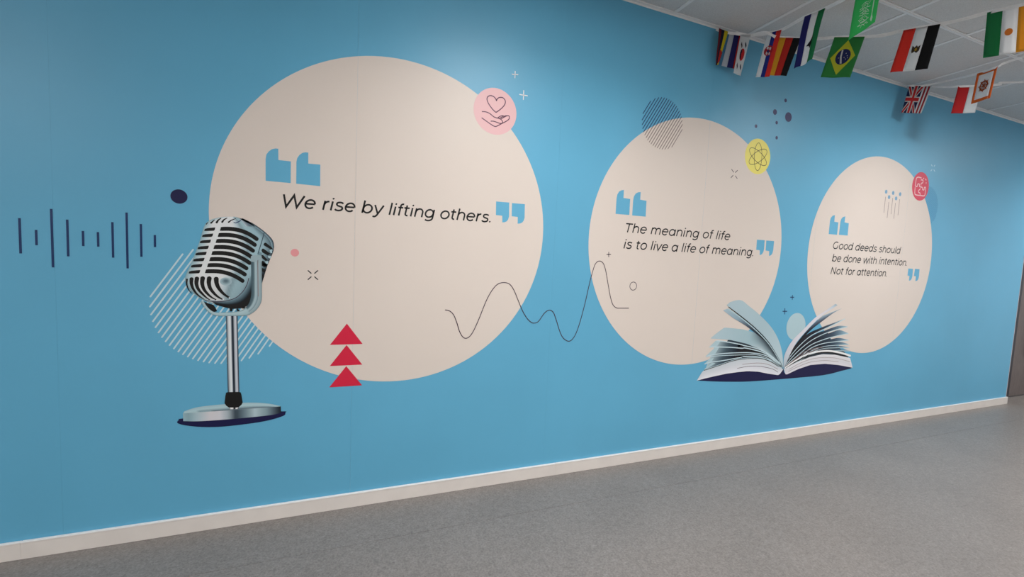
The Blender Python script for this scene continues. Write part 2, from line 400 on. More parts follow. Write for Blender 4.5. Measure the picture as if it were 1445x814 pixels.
# crosses and sparkles
def cross(lines, mat, label, w=.004, name='plus_sign', layer=8, group=None):
    return tag(ribbons(name, lines, w, layer, mat), label, PR, group)
def cr(x0, y0, s, L): return [crop(x0, y0, s, l) for l in L]
cross(cr(640, 80, 6.264, [[(515, 155), (572, 160)], [(545, 127), (542, 190)]]), M['white'], 'upper of two white plus signs above the pink badge', .0045)
cross(cr(640, 80, 6.264, [[(582, 334), (655, 346)], [(620, 297), (617, 382)]]), M['white'], 'lower of two white plus signs beside the pink badge', .005)
cross(cr(830, 290, 3.876, [[(100, 267), (124, 267)], [(112, 253), (112, 282)]]), M['line_dark'], 'small dark plus sign above the highest crest of the wave line', .0045)
cross(cr(1000, 300, 5.0875, [[(585, 607), (613, 607)], [(601, 590), (600, 625)]]), M['line_navy'], 'upper small navy plus sign above the open book', .0065)
cross(cr(1000, 300, 5.0875, [[(530, 708), (563, 708)], [(547, 686), (546, 730)]]), M['line_navy'], 'lower small navy plus sign above the open book', .0065)
cross(cr(390, 330, 3.54, [[(157, 182), (175, 198)], [(208, 182), (190, 198)], [(157, 229), (175, 213)], [(208, 229), (190, 213)]]), M['text_black'],
      'open dark cross of four strokes on the large cream circle right of the rose dot', .0048, 'sparkle_mark')
cross(cr(960, 150, 5.0875, [[(367, 451), (383, 474)], [(411, 459), (393, 476)], [(362, 514), (379, 494)], [(408, 519), (394, 498)]]), M['line_dark'],
      'open dark cross of four strokes left of the yellow badge', .0052, 'sparkle_mark')
cross(cr(1230, 210, 6.783, [[(570, 150), (580, 168)], [(606, 153), (595, 170)], [(565, 213), (578, 195)], [(605, 217), (593, 198)]]), M['ice'],
      'faint pale open cross of four strokes right of the red badge', .009, 'sparkle_mark')
# rain dots with lines
rn = empty('falling_dots', (wp((1259, 305))[0], ypos(8), wp((1259, 305))[1]))
tag(rn, 'five blue dots with thin falling lines on the cream circle by the red badge', PR)
for p in crop(1230, 210, 6.783, [(138, 411), (205, 422), (272, 434), (166, 462), (233, 474)]): dot('rain_dot', p[0], p[1], .0165, 8, M['dot_blue'], parent=rn, n=20)
for l in cr(1230, 210, 6.783, [[(133, 458), (115, 612)], [(203, 470), (182, 625)], [(268, 482), (250, 635)], [(163, 508), (147, 662)], [(228, 517), (210, 668)]]):
    xm = (l[0][0]+l[1][0])/2; ribbons('rain_line', [[(xm, l[0][1]), (xm, l[1][1])]], .0055, 8, M['taupe_line'], rn)

# quote marks
def quote(x0, y0, s, polys, label, rnd):
    pts = [crop(x0, y0, s, p) for p in polys]
    e = empty('quotation_marks', (pts[0][0][0], ypos(8), pts[0][0][1])); tag(e, label, PR)
    for p in pts: flat('quote_mark', p, 8, M['quote_blue'], e)
quote(360, 190, 6.26, [[(93, 407), (93, 215), (100, 175), (120, 148), (150, 128), (180, 122), (205, 124), (206, 224), (316, 236), (314, 428)],
                       [(363, 433), (365, 240), (372, 208), (390, 180), (420, 160), (445, 156), (470, 158), (470, 255), (576, 265), (575, 455)]],
      'opening blue quotation marks on the large cream circle', 0)
quote(540, 230, 6.568, [[(1051, 356), (1173, 366), (1171, 495), (1163, 522), (1150, 540), (1130, 549), (1108, 550), (1108, 488), (1049, 482)],
                        [(1198, 371), (1318, 381), (1315, 508), (1306, 535), (1292, 552), (1272, 561), (1250, 562), (1252, 500), (1195, 493)]],
      'closing blue quotation marks on the large cream circle', 0)
quote(820, 150, 5.0875, [[(247, 772), (254, 660), (260, 632), (272, 612), (288, 603), (307, 600), (304, 658), (352, 665), (346, 780)],
                         [(366, 783), (373, 675), (379, 645), (392, 626), (408, 617), (427, 615), (424, 670), (469, 678), (463, 792)]],
      'opening blue quotation marks on the middle cream circle', 0)
quote(1000, 300, 5.0875, [[(346, 194), (402, 198), (397, 262), (392, 282), (382, 298), (366, 306), (367, 270), (341, 267)],
                          [(413, 200), (469, 204), (463, 270), (457, 292), (448, 305), (433, 312), (434, 276), (408, 272)]],
      'closing blue quotation marks on the middle cream circle', 0)
quote(1130, 210, 3.876, [[(152, 466), (159, 395), (164, 377), (173, 366), (186, 362), (183, 398), (205, 402), (198, 470)],
                         [(208, 470), (216, 400), (221, 383), (230, 373), (243, 369), (239, 402), (262, 407), (256, 474)]],
      'opening blue quotation marks on the cream circle nearest the door', 0)
quote(1130, 210, 3.876, [[(588, 654), (613, 656), (610, 695), (606, 710), (600, 719), (591, 721), (594, 695), (583, 693)],
                         [(624, 656), (649, 658), (646, 698), (642, 713), (636, 721), (626, 723), (629, 697), (618, 695)]],
      'closing blue quotation marks on the cream circle nearest the door', 0)

# lettering: a monoline geometric alphabet drawn as strokes
def arc(cx, cy, rx, ry, a0, a1, n=16): return [(cx+math.cos(math.radians(a0+(a1-a0)*i/n))*rx, cy+math.sin(math.radians(a0+(a1-a0)*i/n))*ry) for i in range(n+1)]
SWD = .076
G = {
 'o': (.60, [arc(.30, .265, .235, .24, 0, 360, 28)]),
 'e': (.585, [[(.07, .275), (.52, .275)], arc(.295, .265, .228, .24, 2, 318, 26)]),
 'a': (.625, [arc(.29, .265, .225, .24, 0, 360, 28), [(.525, 0), (.525, .53)]]),
 'd': (.635, [arc(.29, .265, .225, .24, 0, 360, 28), [(.525, 0), (.525, .742)]]),
 'b': (.635, [arc(.335, .265, .225, .24, 0, 360, 28), [(.10, 0), (.10, .742)]]),
 'g': (.625, [arc(.29, .275, .225, .235, 0, 360, 28), [(.525, .53), (.525, .0)]+arc(.295, -.01, .23, .165, 0, -140, 12)]),
 'n': (.59, [[(.10, 0), (.10, .53)], arc(.30, .30, .195, .205, 180, 0, 16)+[(.495, 0)]]),
 'h': (.59, [[(.10, 0), (.10, .742)], arc(.30, .30, .195, .205, 180, 0, 16)+[(.495, 0)]]),
 'm': (.90, [[(.10, 0), (.10, .53)], arc(.27, .33, .17, .175, 180, 0, 14)+[(.44, 0)], arc(.615, .33, .175, .175, 180, 0, 14)+[(.79, 0)]]),
 'u': (.59, [[(.485, .53), (.485, 0)], [(.09, .53)]+arc(.285, .235, .195, .205, 180, 360, 16)]),
 'r': (.37, [[(.10, 0), (.10, .53)], arc(.30, .29, .20, .21, 180, 85, 10)]),
 'i': (.22, [[(.10, 0), (.10, .53)], 'dot']),
 'l': (.22, [[(.10, 0), (.10, .742)]]),
 't': (.37, [[(.15, .66), (.15, .14)]+arc(.26, .14, .11, .105, 180, 290, 8), [(.02, .495), (.32, .495)]]),
 'f': (.33, [[(.15, 0), (.15, .60)]+arc(.265, .60, .115, .11, 180, 70, 8), [(.02, .495), (.30, .495)]]),
 's': (.49, [smooth_pts([(.42, .445), (.34, .490), (.24, .502), (.13, .475), (.095, .395), (.15, .315), (.26, .275), (.38, .235), (.42, .15), (.37, .06), (.25, .028), (.13, .045), (.05, .095)], 4)]),
 'v': (.50, [[(.02, .53), (.25, .01), (.48, .53)]]),
 'w': (.80, [[(.02, .53), (.21, .01), (.40, .52), (.59, .01), (.78, .53)]]),
 'y': (.52, [[(.03, .53), (.27, .02)], [(.50, .53), (.25, -.06), (.19, -.145), (.12, -.175), (.03, -.15)]]),
 'W': (1.06, [[(.03, .70), (.27, .02), (.52, .69), (.77, .02), (1.01, .70)]]),
 'T': (.59, [[(.02, .665), (.56, .665)], [(.29, 0), (.29, .665)]]),
 'G': (.78, [arc(.40, .35, .315, .325, 48, 318, 26)+[(.64, .13)], [(.645, .10), (.645, .35)]]),
 'N': (.76, [[(.10, 0), (.10, .70)], [(.10, .67), (.62, .03)], [(.62, 0), (.62, .70)]]),
 '.': (.20, ['stop']), ' ': (.27, []),
}
def write(text, start_px, end_px, cap_h, z, parent, layer=9, wfac=1.0):
    """strokes laid on the wall between two measured ends; slanted like the print"""
    xa = wp(start_px)[0]; xb = wp(end_px)[0]
    adv = 0; lay = []
    for ch in text:
        lay.append((ch, adv)); adv += G[ch][0]+.012
    sl = .20; H = cap_h/.70
    lo = min(px+py*sl+off for ch, off in lay for st in G[ch][1] if not isinstance(st, str) for px, py in st)
    lo -= .02; hi = lay[-1][1]+.13
    kx = (xb-xa)/(hi-lo)
    words, cur = [], []
    for ch, off in lay:
        if ch == ' ':
            words.append(cur); cur = []
        else: cur.append((ch, off))
    words.append(cur)
    for w in words:
        V, Fc = [], []
        for ch, off in w:
            for st in G[ch][1]:
                if isinstance(st, str):
                    cx, cy = (.10, .685) if st == 'dot' else (.075, .048)
                    b = len(V); n = 12
                    for k in range(n):
                        a = 2*PI*k/n; py = cy+math.sin(a)*.052; V.append((xa+(off+cx+math.cos(a)*.052+py*sl-lo)*kx, ypos(layer), z+py*H))
                    Fc.append(tuple(range(b, b+n))); continue
                P = [(xa+(px+off+py*sl-lo)*kx, z+py*H) for px, py in st]
                cl = (P[0][0]-P[-1][0])**2+(P[0][1]-P[-1][1])**2 < 1e-10
                ribbon_geo(V, Fc, P[:-1] if cl else P, SWD*H*wfac, layer, closed=cl)
        mesh('word', V, Fc, M['text_black'], parent)
def text_thing(lines, label):
    p = wp(lines[0][1]); e = empty('lettering', (p[0], ypos(9), lines[-1][4])); tag(e, label, 'wall text')
    for t, a, b, h, z in lines: write(t, a, b, h, z, e, wfac=1.32 if len(lines) == 1 else 1.28)
text_thing([('We rise by lifting others.', (400, 276), (692, 312), .0570, 1.4825)], 'slanted black lettering reading We rise by lifting others on the large cream circle')
text_thing([('The meaning of life', (883, 318), (1023.0, 336), .0555, 1.4855), ('is to live a life of meaning.', (880, 350), (1062.4, 361), .0555, 1.3855)],
           'two lines of black lettering about the meaning of life on the middle cream circle')
text_thing([('Good deeds should', (1175.5, 348), (1265.2, 357), .0555, 1.4805), ('be done with intention.', (1174, 368), (1279.2, 375), .0555, 1.3820), ('Not for attention.', (1172, 386), (1250.8, 390), .0555, 1.2820)],
           'three lines of black lettering about good deeds on the cream circle nearest the door')

# badges
def badge(name, cx, cz, mat, label): 
    o = dot(name, cx, cz, .1205, 8, mat, n=64); return tag(o, label, PR, 'round badges on the mural')
b1 = badge('pink_badge', .7265, 2.0699, M['pink'], 'round pink badge with a heart over an open hand')
c = lambda L, n=6: smooth_pts(crop(640, 80, 6.264, L), n)
ribbons('heart_outline', [c([(374, 493), (345, 465), (312, 420), (296, 382), (301, 356), (325, 344), (352, 352), (372, 372), (379, 392)]),
                          c([(379, 392), (386, 374), (405, 361), (435, 363), (455, 386), (456, 412), (440, 440), (408, 470), (374, 493)])], .0052, 10, M['plum'], b1)
ribbons('hand_outline', [c([(250, 485), (285, 488), (320, 503), (355, 531), (380, 541), (402, 546), (422, 558), (433, 575), (428, 588), (410, 590), (382, 580), (355, 571), (328, 570)]),
                         c([(248, 540), (300, 577), (335, 601), (368, 617), (398, 606), (432, 588), (470, 568), (490, 550), (493, 530), (480, 521), (455, 530), (418, 551)]),
                         c([(390, 541), (410, 528), (430, 521), (442, 524)]), c([(405, 547), (430, 532), (458, 523), (470, 522)])], .0048, 10, M['plum'], b1)
b2 = badge('yellow_badge', 2.655, 2.0762, M['yellow'], 'round yellow badge with an atom of three looped orbits')
for k in range(3):
    an = math.radians(90+60*k+3); L = []
    for i in range(48):
        t = 2*PI*i/48; a, b = math.cos(t)*.094, math.sin(t)*.036
        L.append((2.658+a*math.cos(an)-b*math.sin(an), 2.0745+a*math.sin(an)+b*math.cos(an)))
    ribbons('orbit', [L], .0042, 10, M['olive'], b2, closed=True)
b3 = badge('red_badge', 4.5856, 2.0657, M['crimson'], 'round red badge with a white puzzle outline')
d = lambda L, n=5: smooth_pts(crop(1230, 210, 6.783, L), n)
ribbons('puzzle_outline', [d([(476, 279), (445, 271), (430, 279), (424, 300), (416, 355)]), d([(415, 368), (412, 425), (422, 440), (460, 446), (498, 450), (509, 436), (516, 370)]),
                           d([(416, 355), (434, 360), (440, 338), (455, 338), (457, 360), (468, 364)]), d([(470, 350), (474, 330), (487, 325), (491, 305), (480, 296), (470, 300)]),
                           d([(466, 364), (484, 370), (486, 390), (500, 392), (503, 370), (516, 368)]), d([(464, 378), (460, 388), (449, 398), (448, 415), (462, 425), (461, 446)]),
                           d([(492, 282), (501, 284)]), d([(512, 288), (522, 300)]), d([(521, 320), (520, 334)])], .0085, 10, M['blush'], b3)

# microphone -------------------------------------------------------
mic = empty('microphone', (wp((327, 590))[0], ypos(12), wp((327, 595))[1]))
tag(mic, 'vintage chrome microphone on a tall stand, printed on the blue wall beside the large circle', PR)
def K(L): return crop(240, 290, 5.0875, L)
def K1(L): return crop(255, 298, 10.175, L)
def K2(L): return crop(315, 298, 10.175, L)
def K3(L): return crop(255, 370, 10.175, L)
def K4(L): return crop(315, 370, 10.175, L)
def K5(L): return crop(300, 430, 5.43, L)
def K6(L): return crop(245, 540, 8.757, L)
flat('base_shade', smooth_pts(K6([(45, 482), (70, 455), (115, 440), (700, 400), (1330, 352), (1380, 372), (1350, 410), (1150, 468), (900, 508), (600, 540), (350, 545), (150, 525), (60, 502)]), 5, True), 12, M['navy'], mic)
bs = loft('stand_base', K6([(115, 380), (125, 355), (260, 308), (400, 285), (640, 262), (860, 245), (1050, 246), (1200, 260), (1320, 286)]), K6([(118, 400), (300, 395), (500, 385), (700, 370), (900, 350), (1100, 330), (1322, 312)]), 13,
     lambda u, v: grad([(0, (158, 190, 198)), (.35, (176, 204, 210)), (.62, (120, 146, 156)) if .15 < v < .95 else (.62, (170, 195, 200)), (.70, (60, 70, 80)) if .3 < v < .95 else (.7, (176, 200, 205)), (.80, (190, 208, 212)), (1, (185, 200, 205))])(u), mic, 10, 30)
rimc = grad([(0, (150, 182, 190)), (.05, (135, 165, 175)), (.12, (165, 190, 198)), (.26, (208, 206, 210)), (.36, (205, 206, 212)), (.45, (160, 175, 182)), (.52, (58, 70, 80)), (.60, (104, 124, 134)), (.72, (176, 198, 204)), (.85, (128, 152, 160)), (.93, (78, 92, 102)), (1, (30, 38, 46))])
loft('base_rim', K6([(118, 375), (160, 372), (300, 366), (600, 344), (900, 322), (1250, 296), (1325, 290)]), K6([(120, 472), (300, 474), (600, 456), (900, 430), (1200, 398), (1328, 370)]), 14, lambda u, v: rimc(v), mic, 5, 40)
pc = grad([(0, (52, 62, 76)), (.08, (110, 124, 134)), (.18, (198, 207, 210)), (.36, (222, 227, 229)), (.43, (160, 170, 178)), (.49, (36, 42, 54)), (.60, (40, 48, 60)), (.68, (176, 184, 192)), (.84, (206, 210, 216)), (.93, (96, 104, 118)), (1, (38, 44, 58))])
loft('pole', K5([(103, 85), (110, 400), (118, 672)]), K5([(192, 85), (199, 400), (206, 672)]), 14, lambda u, v: pc(u), mic, 26, 6)
loft('pole_foot', K5([(125, 780), (132, 800)]), K5([(204, 780), (196, 797)]), 15, lambda u, v: grad([(0, (120, 130, 135)), (.15, (240, 240, 240)), (.4, (240, 240, 240)), (.5, (20, 20, 25)), (.62, (20, 20, 25)), (.7, (240, 240, 240)), (.9, (240, 240, 240)), (1, (30, 30, 30))])(u), mic, 20, 3, False)
flat('clamp', K5([(104, 672), (118, 668), (200, 666), (216, 670), (222, 690), (231, 748), (222, 765), (205, 780), (190, 786), (125, 786), (105, 772), (92, 752), (98, 700)]), 16, M['black_ink'], mic)
# yoke behind and inside
flat('yoke_inside', K3([(330, 560), (350, 600), (390, 660), (440, 700), (480, 715), (525, 700), (500, 650), (470, 610), (400, 590)]), 15, M['black_ink'], mic)
flat('swivel', K3([(700, 655), (752, 655), (738, 705), (712, 705)]), 15, M['black_ink'], mic)
ribbons('swivel', [K4([(200, 672), (232, 708)]), K4([(262, 645), (330, 660)])], .008, 15, M['black_ink'], mic)
# head
Lc = K([(440, 80), (380, 82), (300, 100), (250, 138), (215, 250), (185, 330), (150, 420), (116, 492), (108, 530), (122, 575), (180, 640), (255, 685), (350, 718), (430, 738)])
Rc = K([(460, 80), (500, 90), (545, 108), (620, 150), (690, 203), (732, 245), (746, 290), (738, 340), (700, 430), (664, 545), (640, 610), (600, 680), (550, 722), (480, 738)])
hc = grad([(0, (140, 172, 182)), (.05, (178, 202, 208)), (.13, (222, 225, 226)), (.50, (222, 225, 226)), (.60, (186, 204, 210)), (.66, (132, 158, 168)), (.72, (160, 190, 198)), (.86, (150, 180, 190)), (.95, (104, 128, 138)), (1, (36, 44, 52))])
hd = loft('head', Lc, Rc, 17, lambda u, v: hc(u) if v < .58 else tuple(a*(1-min(1, (v-.58)/.3)*.10) for a in hc(min(1, u+min(.24, (v-.58)*.9)*(1 if u > .15 else 0)))), mic, 30, 44)
def on(nm, L, lay, mt='black_ink'): return flat(nm, L, lay, M[mt], hd)
# shade on the lower right of the head, beside the yoke
loft('lower_shell', K([(640, 330), (606, 400), (590, 470), (566, 545), (530, 610), (480, 655), (400, 682), (290, 680)]), K([(660, 340), (655, 450), (640, 560), (610, 650), (560, 715), (500, 738), (430, 738), (330, 712)]), 18,
     lambda u, v: grad([(0, (122, 150, 160)), (.3, (74, 94, 104)), (.55, (20, 24, 30)), (1, (14, 16, 20))])(u) if v > .15 else (120, 148, 158), hd, 14, 24)
loft('seam', K([(674, 192), (652, 270), (628, 345)]), K([(680, 194), (658, 272), (634, 347)]), 19, lambda u, v: (64, 84, 96), hd, 2, 10)
ribbons('seam', [smooth_pts(K([(566, 520), (552, 568), (522, 618), (470, 662), (400, 684), (320, 690), (250, 678)]))], .0028, 19, M['line_dark'], hd)
# highlight edge by the top right
loft('shoulder', K([(496, 92), (520, 118), (545, 150)]), K([(530, 96), (575, 120), (612, 150)]), 18, lambda u, v: grad([(0, (190, 205, 212)), (.5, (84, 100, 114)), (1, (140, 168, 178))])(u), hd, 8, 8)
loft('shoulder', K([(500, 96), (600, 148), (680, 208), (722, 262), (732, 330)]), K([(522, 92), (612, 138), (694, 200), (738, 250), (748, 300)]), 18, lambda u, v: grad([(0, (148, 176, 186)), (.6, (92, 112, 122)), (1, (34, 40, 50))])(u), hd, 6, 20)
# dark reflection
for r_, cc in ((6.5, (160, 184, 192)), (5.0, (146, 170, 178)), (3.6, (122, 146, 155)), (2.2, (98, 120, 130))):
    p = crop(255, 370, 10.175, [(650, 265)])[0]; s = r_/290*1.0
    mt = 'refl%d' % int(r_*10); pm(mt, cc); on('reflection', [(p[0]+math.cos(a*PI/12)*s, p[1]-s*.15+math.sin(a*PI/12)*s*.8) for a in range(24)], 19+int(8-r_)*.3, mt)
def slot(S, E, th, expo=2.6, lift=4, n=14, cut=8, tap=0):
    up, lo_ = [], []
    for i in range(n+1):
        t = i/n; x = S[0]+(E[0]-S[0])*t; y = S[1]+(E[1]-S[1])*t**expo-lift*math.sin(PI*t)
        dy = (E[1]-S[1])*expo*t**(expo-1); dx = E[0]-S[0]; l = math.hypot(dx, dy); nx, ny = -dy/l, dx/l
        h = th/2*(1 if t > .04 else .9)
        up.append((x-nx*h+(cut if i == 0 else 0)*.5, y-ny*h)); lo_.append((x+nx*h-(cut if i == 0 else 0)*.5, y+ny*h))
    dy = (E[1]-S[1])*expo; dx = E[0]-S[0]; a = math.atan2(dy, dx)
    capp = [(E[0]+math.cos(a-PI/2+PI*k/6)*th/2, E[1]+math.sin(a-PI/2+PI*k/6)*th/2) for k in range(1, 6)]
    return K(up+capp+lo_[::-1])
ends = [(622, 240), (609, 282), (596, 324), (586, 370), (572, 412), (549, 450), (537, 494), (521, 540)]
for k in range(8):
    sy = 168+k*43.4; sx = 362-k*15.3
    on('slot', slot((sx, sy), ends[k], 29), 20)
    ry = 170+k*43.6; rx = 326-k*15.4; lx = 246-k*16
    on('slot', K([(rx, ry-13), (rx-2, ry-13), (lx+22, ry-8), (lx+4, ry-2), (lx, ry+12), (lx+12, ry+13), (rx-12, ry+11), (rx-5, ry+6)]), 20)
# side slots
for L in ([(590, 455), (612, 450), (700, 520), (718, 550), (690, 550), (600, 500), (578, 485)],
          [(560, 538), (580, 536), (680, 610), (660, 622), (640, 635), (560, 590), (550, 562)],
          [(550, 625), (575, 630), (640, 700), (610, 712), (555, 672)], [(556, 710), (580, 715), (632, 770), (600, 790), (556, 755)]):
    on('slot', K2(L), 20)
for L in ([(556, 10), (600, 20), (640, 30), (625, 60), (590, 70), (556, 50)], [(556, 80), (590, 95), (612, 110), (600, 150), (570, 140), (556, 130)], [(556, 170), (585, 185), (592, 200), (575, 240), (556, 235)]):
    on('slot', K4(L), 20)
for L in ([(665, 560), (700, 545), (705, 600), (680, 600)], [(640, 640), (690, 640), (680, 680), (650, 670)], [(600, 720), (650, 715), (640, 760), (615, 750)]):
    flat('slot_glint', K2(L), 21, M['pale'], hd)
# curved slots of the lower grille
for L, a, b in (([(92, 245), (88, 300), (100, 355), (122, 400), (158, 445)], 20, 6), ([(158, 238), (155, 300), (178, 375), (230, 450), (290, 500), (340, 532)], 42, 7),
                ([(235, 232), (228, 310), (258, 390), (320, 460), (375, 510), (422, 540)], 48, 9), ([(318, 228), (310, 300), (335, 385), (395, 460), (450, 505), (507, 535)], 50, 12),
                ([(412, 230), (406, 300), (430, 380), (490, 455), (545, 500), (596, 528)], 52, 16), ([(512, 238), (518, 300), (545, 365), (590, 425), (640, 470), (688, 500)], 54, 22)):
    ribbons('slot', [smooth_pts(K3(L), 5)], a/10.175/285, 20, M['black_ink'], hd, cap=True, w1=b/10.175/285)
for L in ([(600, 520), (625, 525), (610, 545)], [(690, 500), (712, 508), (700, 525)], [(512, 540), (530, 545), (515, 555)]):
    flat('slot_glint', K3(L), 21, M['white'], hd)
for L, w in (([(370, 185), (395, 160)], 12), ([(438, 168), (485, 125)], 20), ([(518, 162), (540, 128), (578, 102)], 24), ([(598, 155), (622, 122), (665, 98)], 22), ([(690, 158), (722, 132), (790, 106)], 18)):
    ribbons('top_slit', [K1(L)], w/10.175/285, 20, M['black_ink'], hd, cap=True, w1=w*.45/10.175/285)
ribbons('top_slit', [K2([(155, 163), (180, 168), (215, 155), (250, 135)])], 10/10.175/285, 20, M['line_navy'], hd, cap=True)
# yoke
yc = grad([(0, (70, 90, 98)), (.28, (92, 116, 124)), (.34, (168, 190, 196)), (.50, (160, 182, 189)), (.58, (150, 172, 179)), (.62, (116, 138, 146)), (.68, (158, 178, 184)), (.92, (142, 164, 170)), (1, (110, 130, 138))])
yk = loft('yoke', K4([(398, -70), (402, 100), (405, 350), (402, 470), (375, 580), (320, 650), (260, 692), (150, 712), (40, 718)]) + K3([(560, 722), (480, 712), (420, 675), (370, 620), (335, 560)]),
          K4([(552, -70), (556, 100), (556, 400), (556, 510), (540, 590), (480, 680), (400, 740), (330, 765), (100, 770)]) + K3([(640, 772), (520, 765), (440, 740), (370, 680), (310, 600), (290, 555)]), 22,
          lambda u, v: yc(u) if v < .55 else grad([(0, (120, 146, 154)), (.2, (176, 200, 205)), (.8, (160, 188, 194)), (1, (120, 145, 152))])(u), mic, 14, 60)
flat('yoke_cap', smooth_pts(K2([(398, 660), (408, 640), (440, 632), (520, 632), (548, 642), (555, 668), (556, 720), (470, 726), (398, 720)]), 4, True), 23, M['steel'], mic)
ribbons('yoke_groove', [K4([(498, -30), (500, 200), (503, 490)])], .0030, 23, M['taupe_line'], yk)

# open book -------------------------------------------------------
bk = empty('open_book', (wp((1102, 530))[0], ypos(12), wp((1102, 536))[1]))
tag(bk, 'open book with fanned pale pages printed between two cream circles', PR)
def B(L): return crop(970, 410, 5.78, L)
def B3(L): return crop(980, 480, 13.56, L)
def B4(L): return crop(1040, 480, 13.56, L)
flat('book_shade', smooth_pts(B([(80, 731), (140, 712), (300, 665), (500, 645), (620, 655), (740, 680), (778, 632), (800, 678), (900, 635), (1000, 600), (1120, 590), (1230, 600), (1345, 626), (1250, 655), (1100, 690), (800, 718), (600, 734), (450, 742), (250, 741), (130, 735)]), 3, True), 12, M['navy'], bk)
fan = grad([(0, (20, 26, 34)), (.55, (30, 38, 48)), (.8, (88, 112, 126)), (.93, (160, 192, 202)), (1, (190, 208, 212))])
# left dark backing between the leaves
loft('leaf_shadow', B4([(865, 520), (740, 400), (620, 300), (480, 205), (300, 120), (0, 50)])+B3([(900, 78), (700, 40), (430, 5)]), B4([(865, 545), (760, 470), (640, 400), (480, 345), (300, 330), (0, 350)])+B3([(900, 345), (600, 420), (200, 560)]), 13,
     lambda u, v: grad([(0, (60, 76, 86)), (.2, (22, 26, 34)), (.7, (26, 32, 42)), (.86, (70, 88, 98)), (1, (178, 200, 206))])(v), bk, 6, 40)
# big leaves, left
loft('leaf', B([(190, 390), (350, 402), (480, 432), (600, 480), (700, 555), (776, 642)]), B([(190, 386), (240, 345), (300, 300), (450, 315), (560, 345), (620, 380), (690, 460), (740, 560), (776, 636)]), 15,
     lambda u, v: grad([(0, (176, 198, 206)), (.45, (160, 188, 196)), (.62, grad([(0, (190, 206, 210)), (.35, (140, 162, 170)), (1, (48, 58, 66))])(u)), (.8, grad([(0, (186, 204, 208)), (.3, (120, 142, 150)), (1, (18, 22, 28))])(u)), (1, (120, 146, 154))])(v), bk, 12, 34, False)
loft('leaf', B([(290, 160), (380, 228), (480, 290), (600, 385), (680, 455), (740, 560), (774, 630)]), B([(330, 145), (400, 200), (500, 278), (600, 362), (680, 440), (745, 550), (776, 630)]), 16,
     lambda u, v: grad([(0, (164, 186, 196)), (.18, (140, 166, 180)), (.34, (72, 84, 98)), (.55, (24, 28, 36)), (.9, (24, 28, 36)), (1, (90, 110, 118))])(v), bk, 6, 30)
ribbons('leaf_edge', [smooth_pts(B([(335, 150), (440, 225), (560, 325), (660, 430), (735, 545), (774, 625)]))], .0085, 17, M['pale'], bk)
ribbons('leaf_edge', [smooth_pts(B([(335, 132), (440, 213), (560, 315), (660, 420), (738, 540), (775, 620)]))], .0070, 18, M['black_ink'], bk)
loft('leaf', B([(318, 118), (440, 208), (560, 308), (660, 415), (740, 545), (777, 622)]), B([(345, 95), (430, 76), (500, 125), (590, 200), (680, 295), (740, 398), (772, 510), (779, 622)]), 19,
     lambda u, v: grad([(0, (172, 194, 202)), (.5, (166, 190, 198)), (1, (186, 206, 212))])(v), bk, 8, 30)
# page block left
loft('page_block', B4([(878, 545), (790, 500), (640, 415), (500, 363), (300, 342), (150, 352), (0, 372)])+B3([(700, 402), (450, 490), (160, 578), (40, 770)]), B4([(878, 560), (800, 668), (600, 640), (400, 600), (200, 590), (0, 610)])+B3([(600, 640), (300, 705), (100, 755), (40, 772)]), 15,
     lambda u, v: grad([(0, (196, 206, 212)), (.5, (208, 212, 218)), (1, (228, 230, 236))])(u), bk, 6, 40, False)
for L in ([(780, 610), (700, 560), (600, 528), (400, 495), (200, 500), (0, 537)], [(780, 555), (640, 480), (480, 440), (300, 438), (100, 462)]):
    ribbons('page_line', [smooth_pts(B4(L))], .0032, 16, M['taupe_line'] if L[0][1] < 600 else M['line_dark'], bk)
for L3, L4, w in (([(185, 565), (450, 478), (700, 392), (900, 352)], [(300, 335), (480, 350), (640, 405), (790, 495)], .006),
                  ([(185, 455), (300, 420), (500, 395), (700, 360), (900, 325)], [(100, 315), (300, 308), (480, 335), (640, 388), (760, 455), (860, 530)], .010),
                  ([(225, 318), (450, 298), (700, 285), (1000, 276)], [(300, 272), (430, 288), (560, 332), (700, 410), (860, 522)], .006),
                  ([(215, 305), (400, 268), (700, 243), (1000, 236)], [(300, 244), (450, 262), (600, 315), (720, 402), (862, 515)], .009),
                  ([(280, 128), (400, 127), (700, 135), (900, 152)], [(150, 147), (300, 178), (480, 228), (620, 302), (740, 400), (862, 508)], .010),
                  ([(420, 8), (560, 22), (750, 55), (900, 85)], [(130, 100), (350, 150), (500, 208), (650, 298), (780, 408), (862, 500)], .010)):
    ribbons('leaf_edge', [smooth_pts(B3(L3)+B4(L4))], w*.75, 16.5, M['stripe_pale'], bk)
ribbons('leaf_edge', [smooth_pts(B3([(180, 575), (450, 488), (700, 402), (900, 362), (1085, 348)])+B4([(480, 352), (640, 408), (790, 500)]))], .0048, 17.5, M['black_ink'], bk)
for L in ([(170, 560), (330, 430), (400, 440), (300, 500), (250, 530)], [(185, 455), (260, 375), (370, 330), (330, 400)], [(215, 300), (400, 130), (470, 135), (400, 250), (300, 285)], [(280, 128), (400, 10), (500, 10), (430, 110)]):
    flat('leaf_tip', B3(L), 16.2, M['pale'], bk)
flat('leaf_backing', smooth_pts(B([(330, 402), (480, 430), (600, 478), (700, 555), (772, 640), (640, 580), (480, 520), (330, 500)]), 3, True), 12.5, M['deep_ink'], bk)
flat('leaf_backing', smooth_pts(B([(795, 625), (850, 520), (940, 420), (1060, 345), (1140, 335), (1180, 420), (1280, 500), (1290, 540), (1100, 525), (1000, 548), (900, 590), (850, 612)]), 3, True), 12.6, M['deep_ink'], bk)
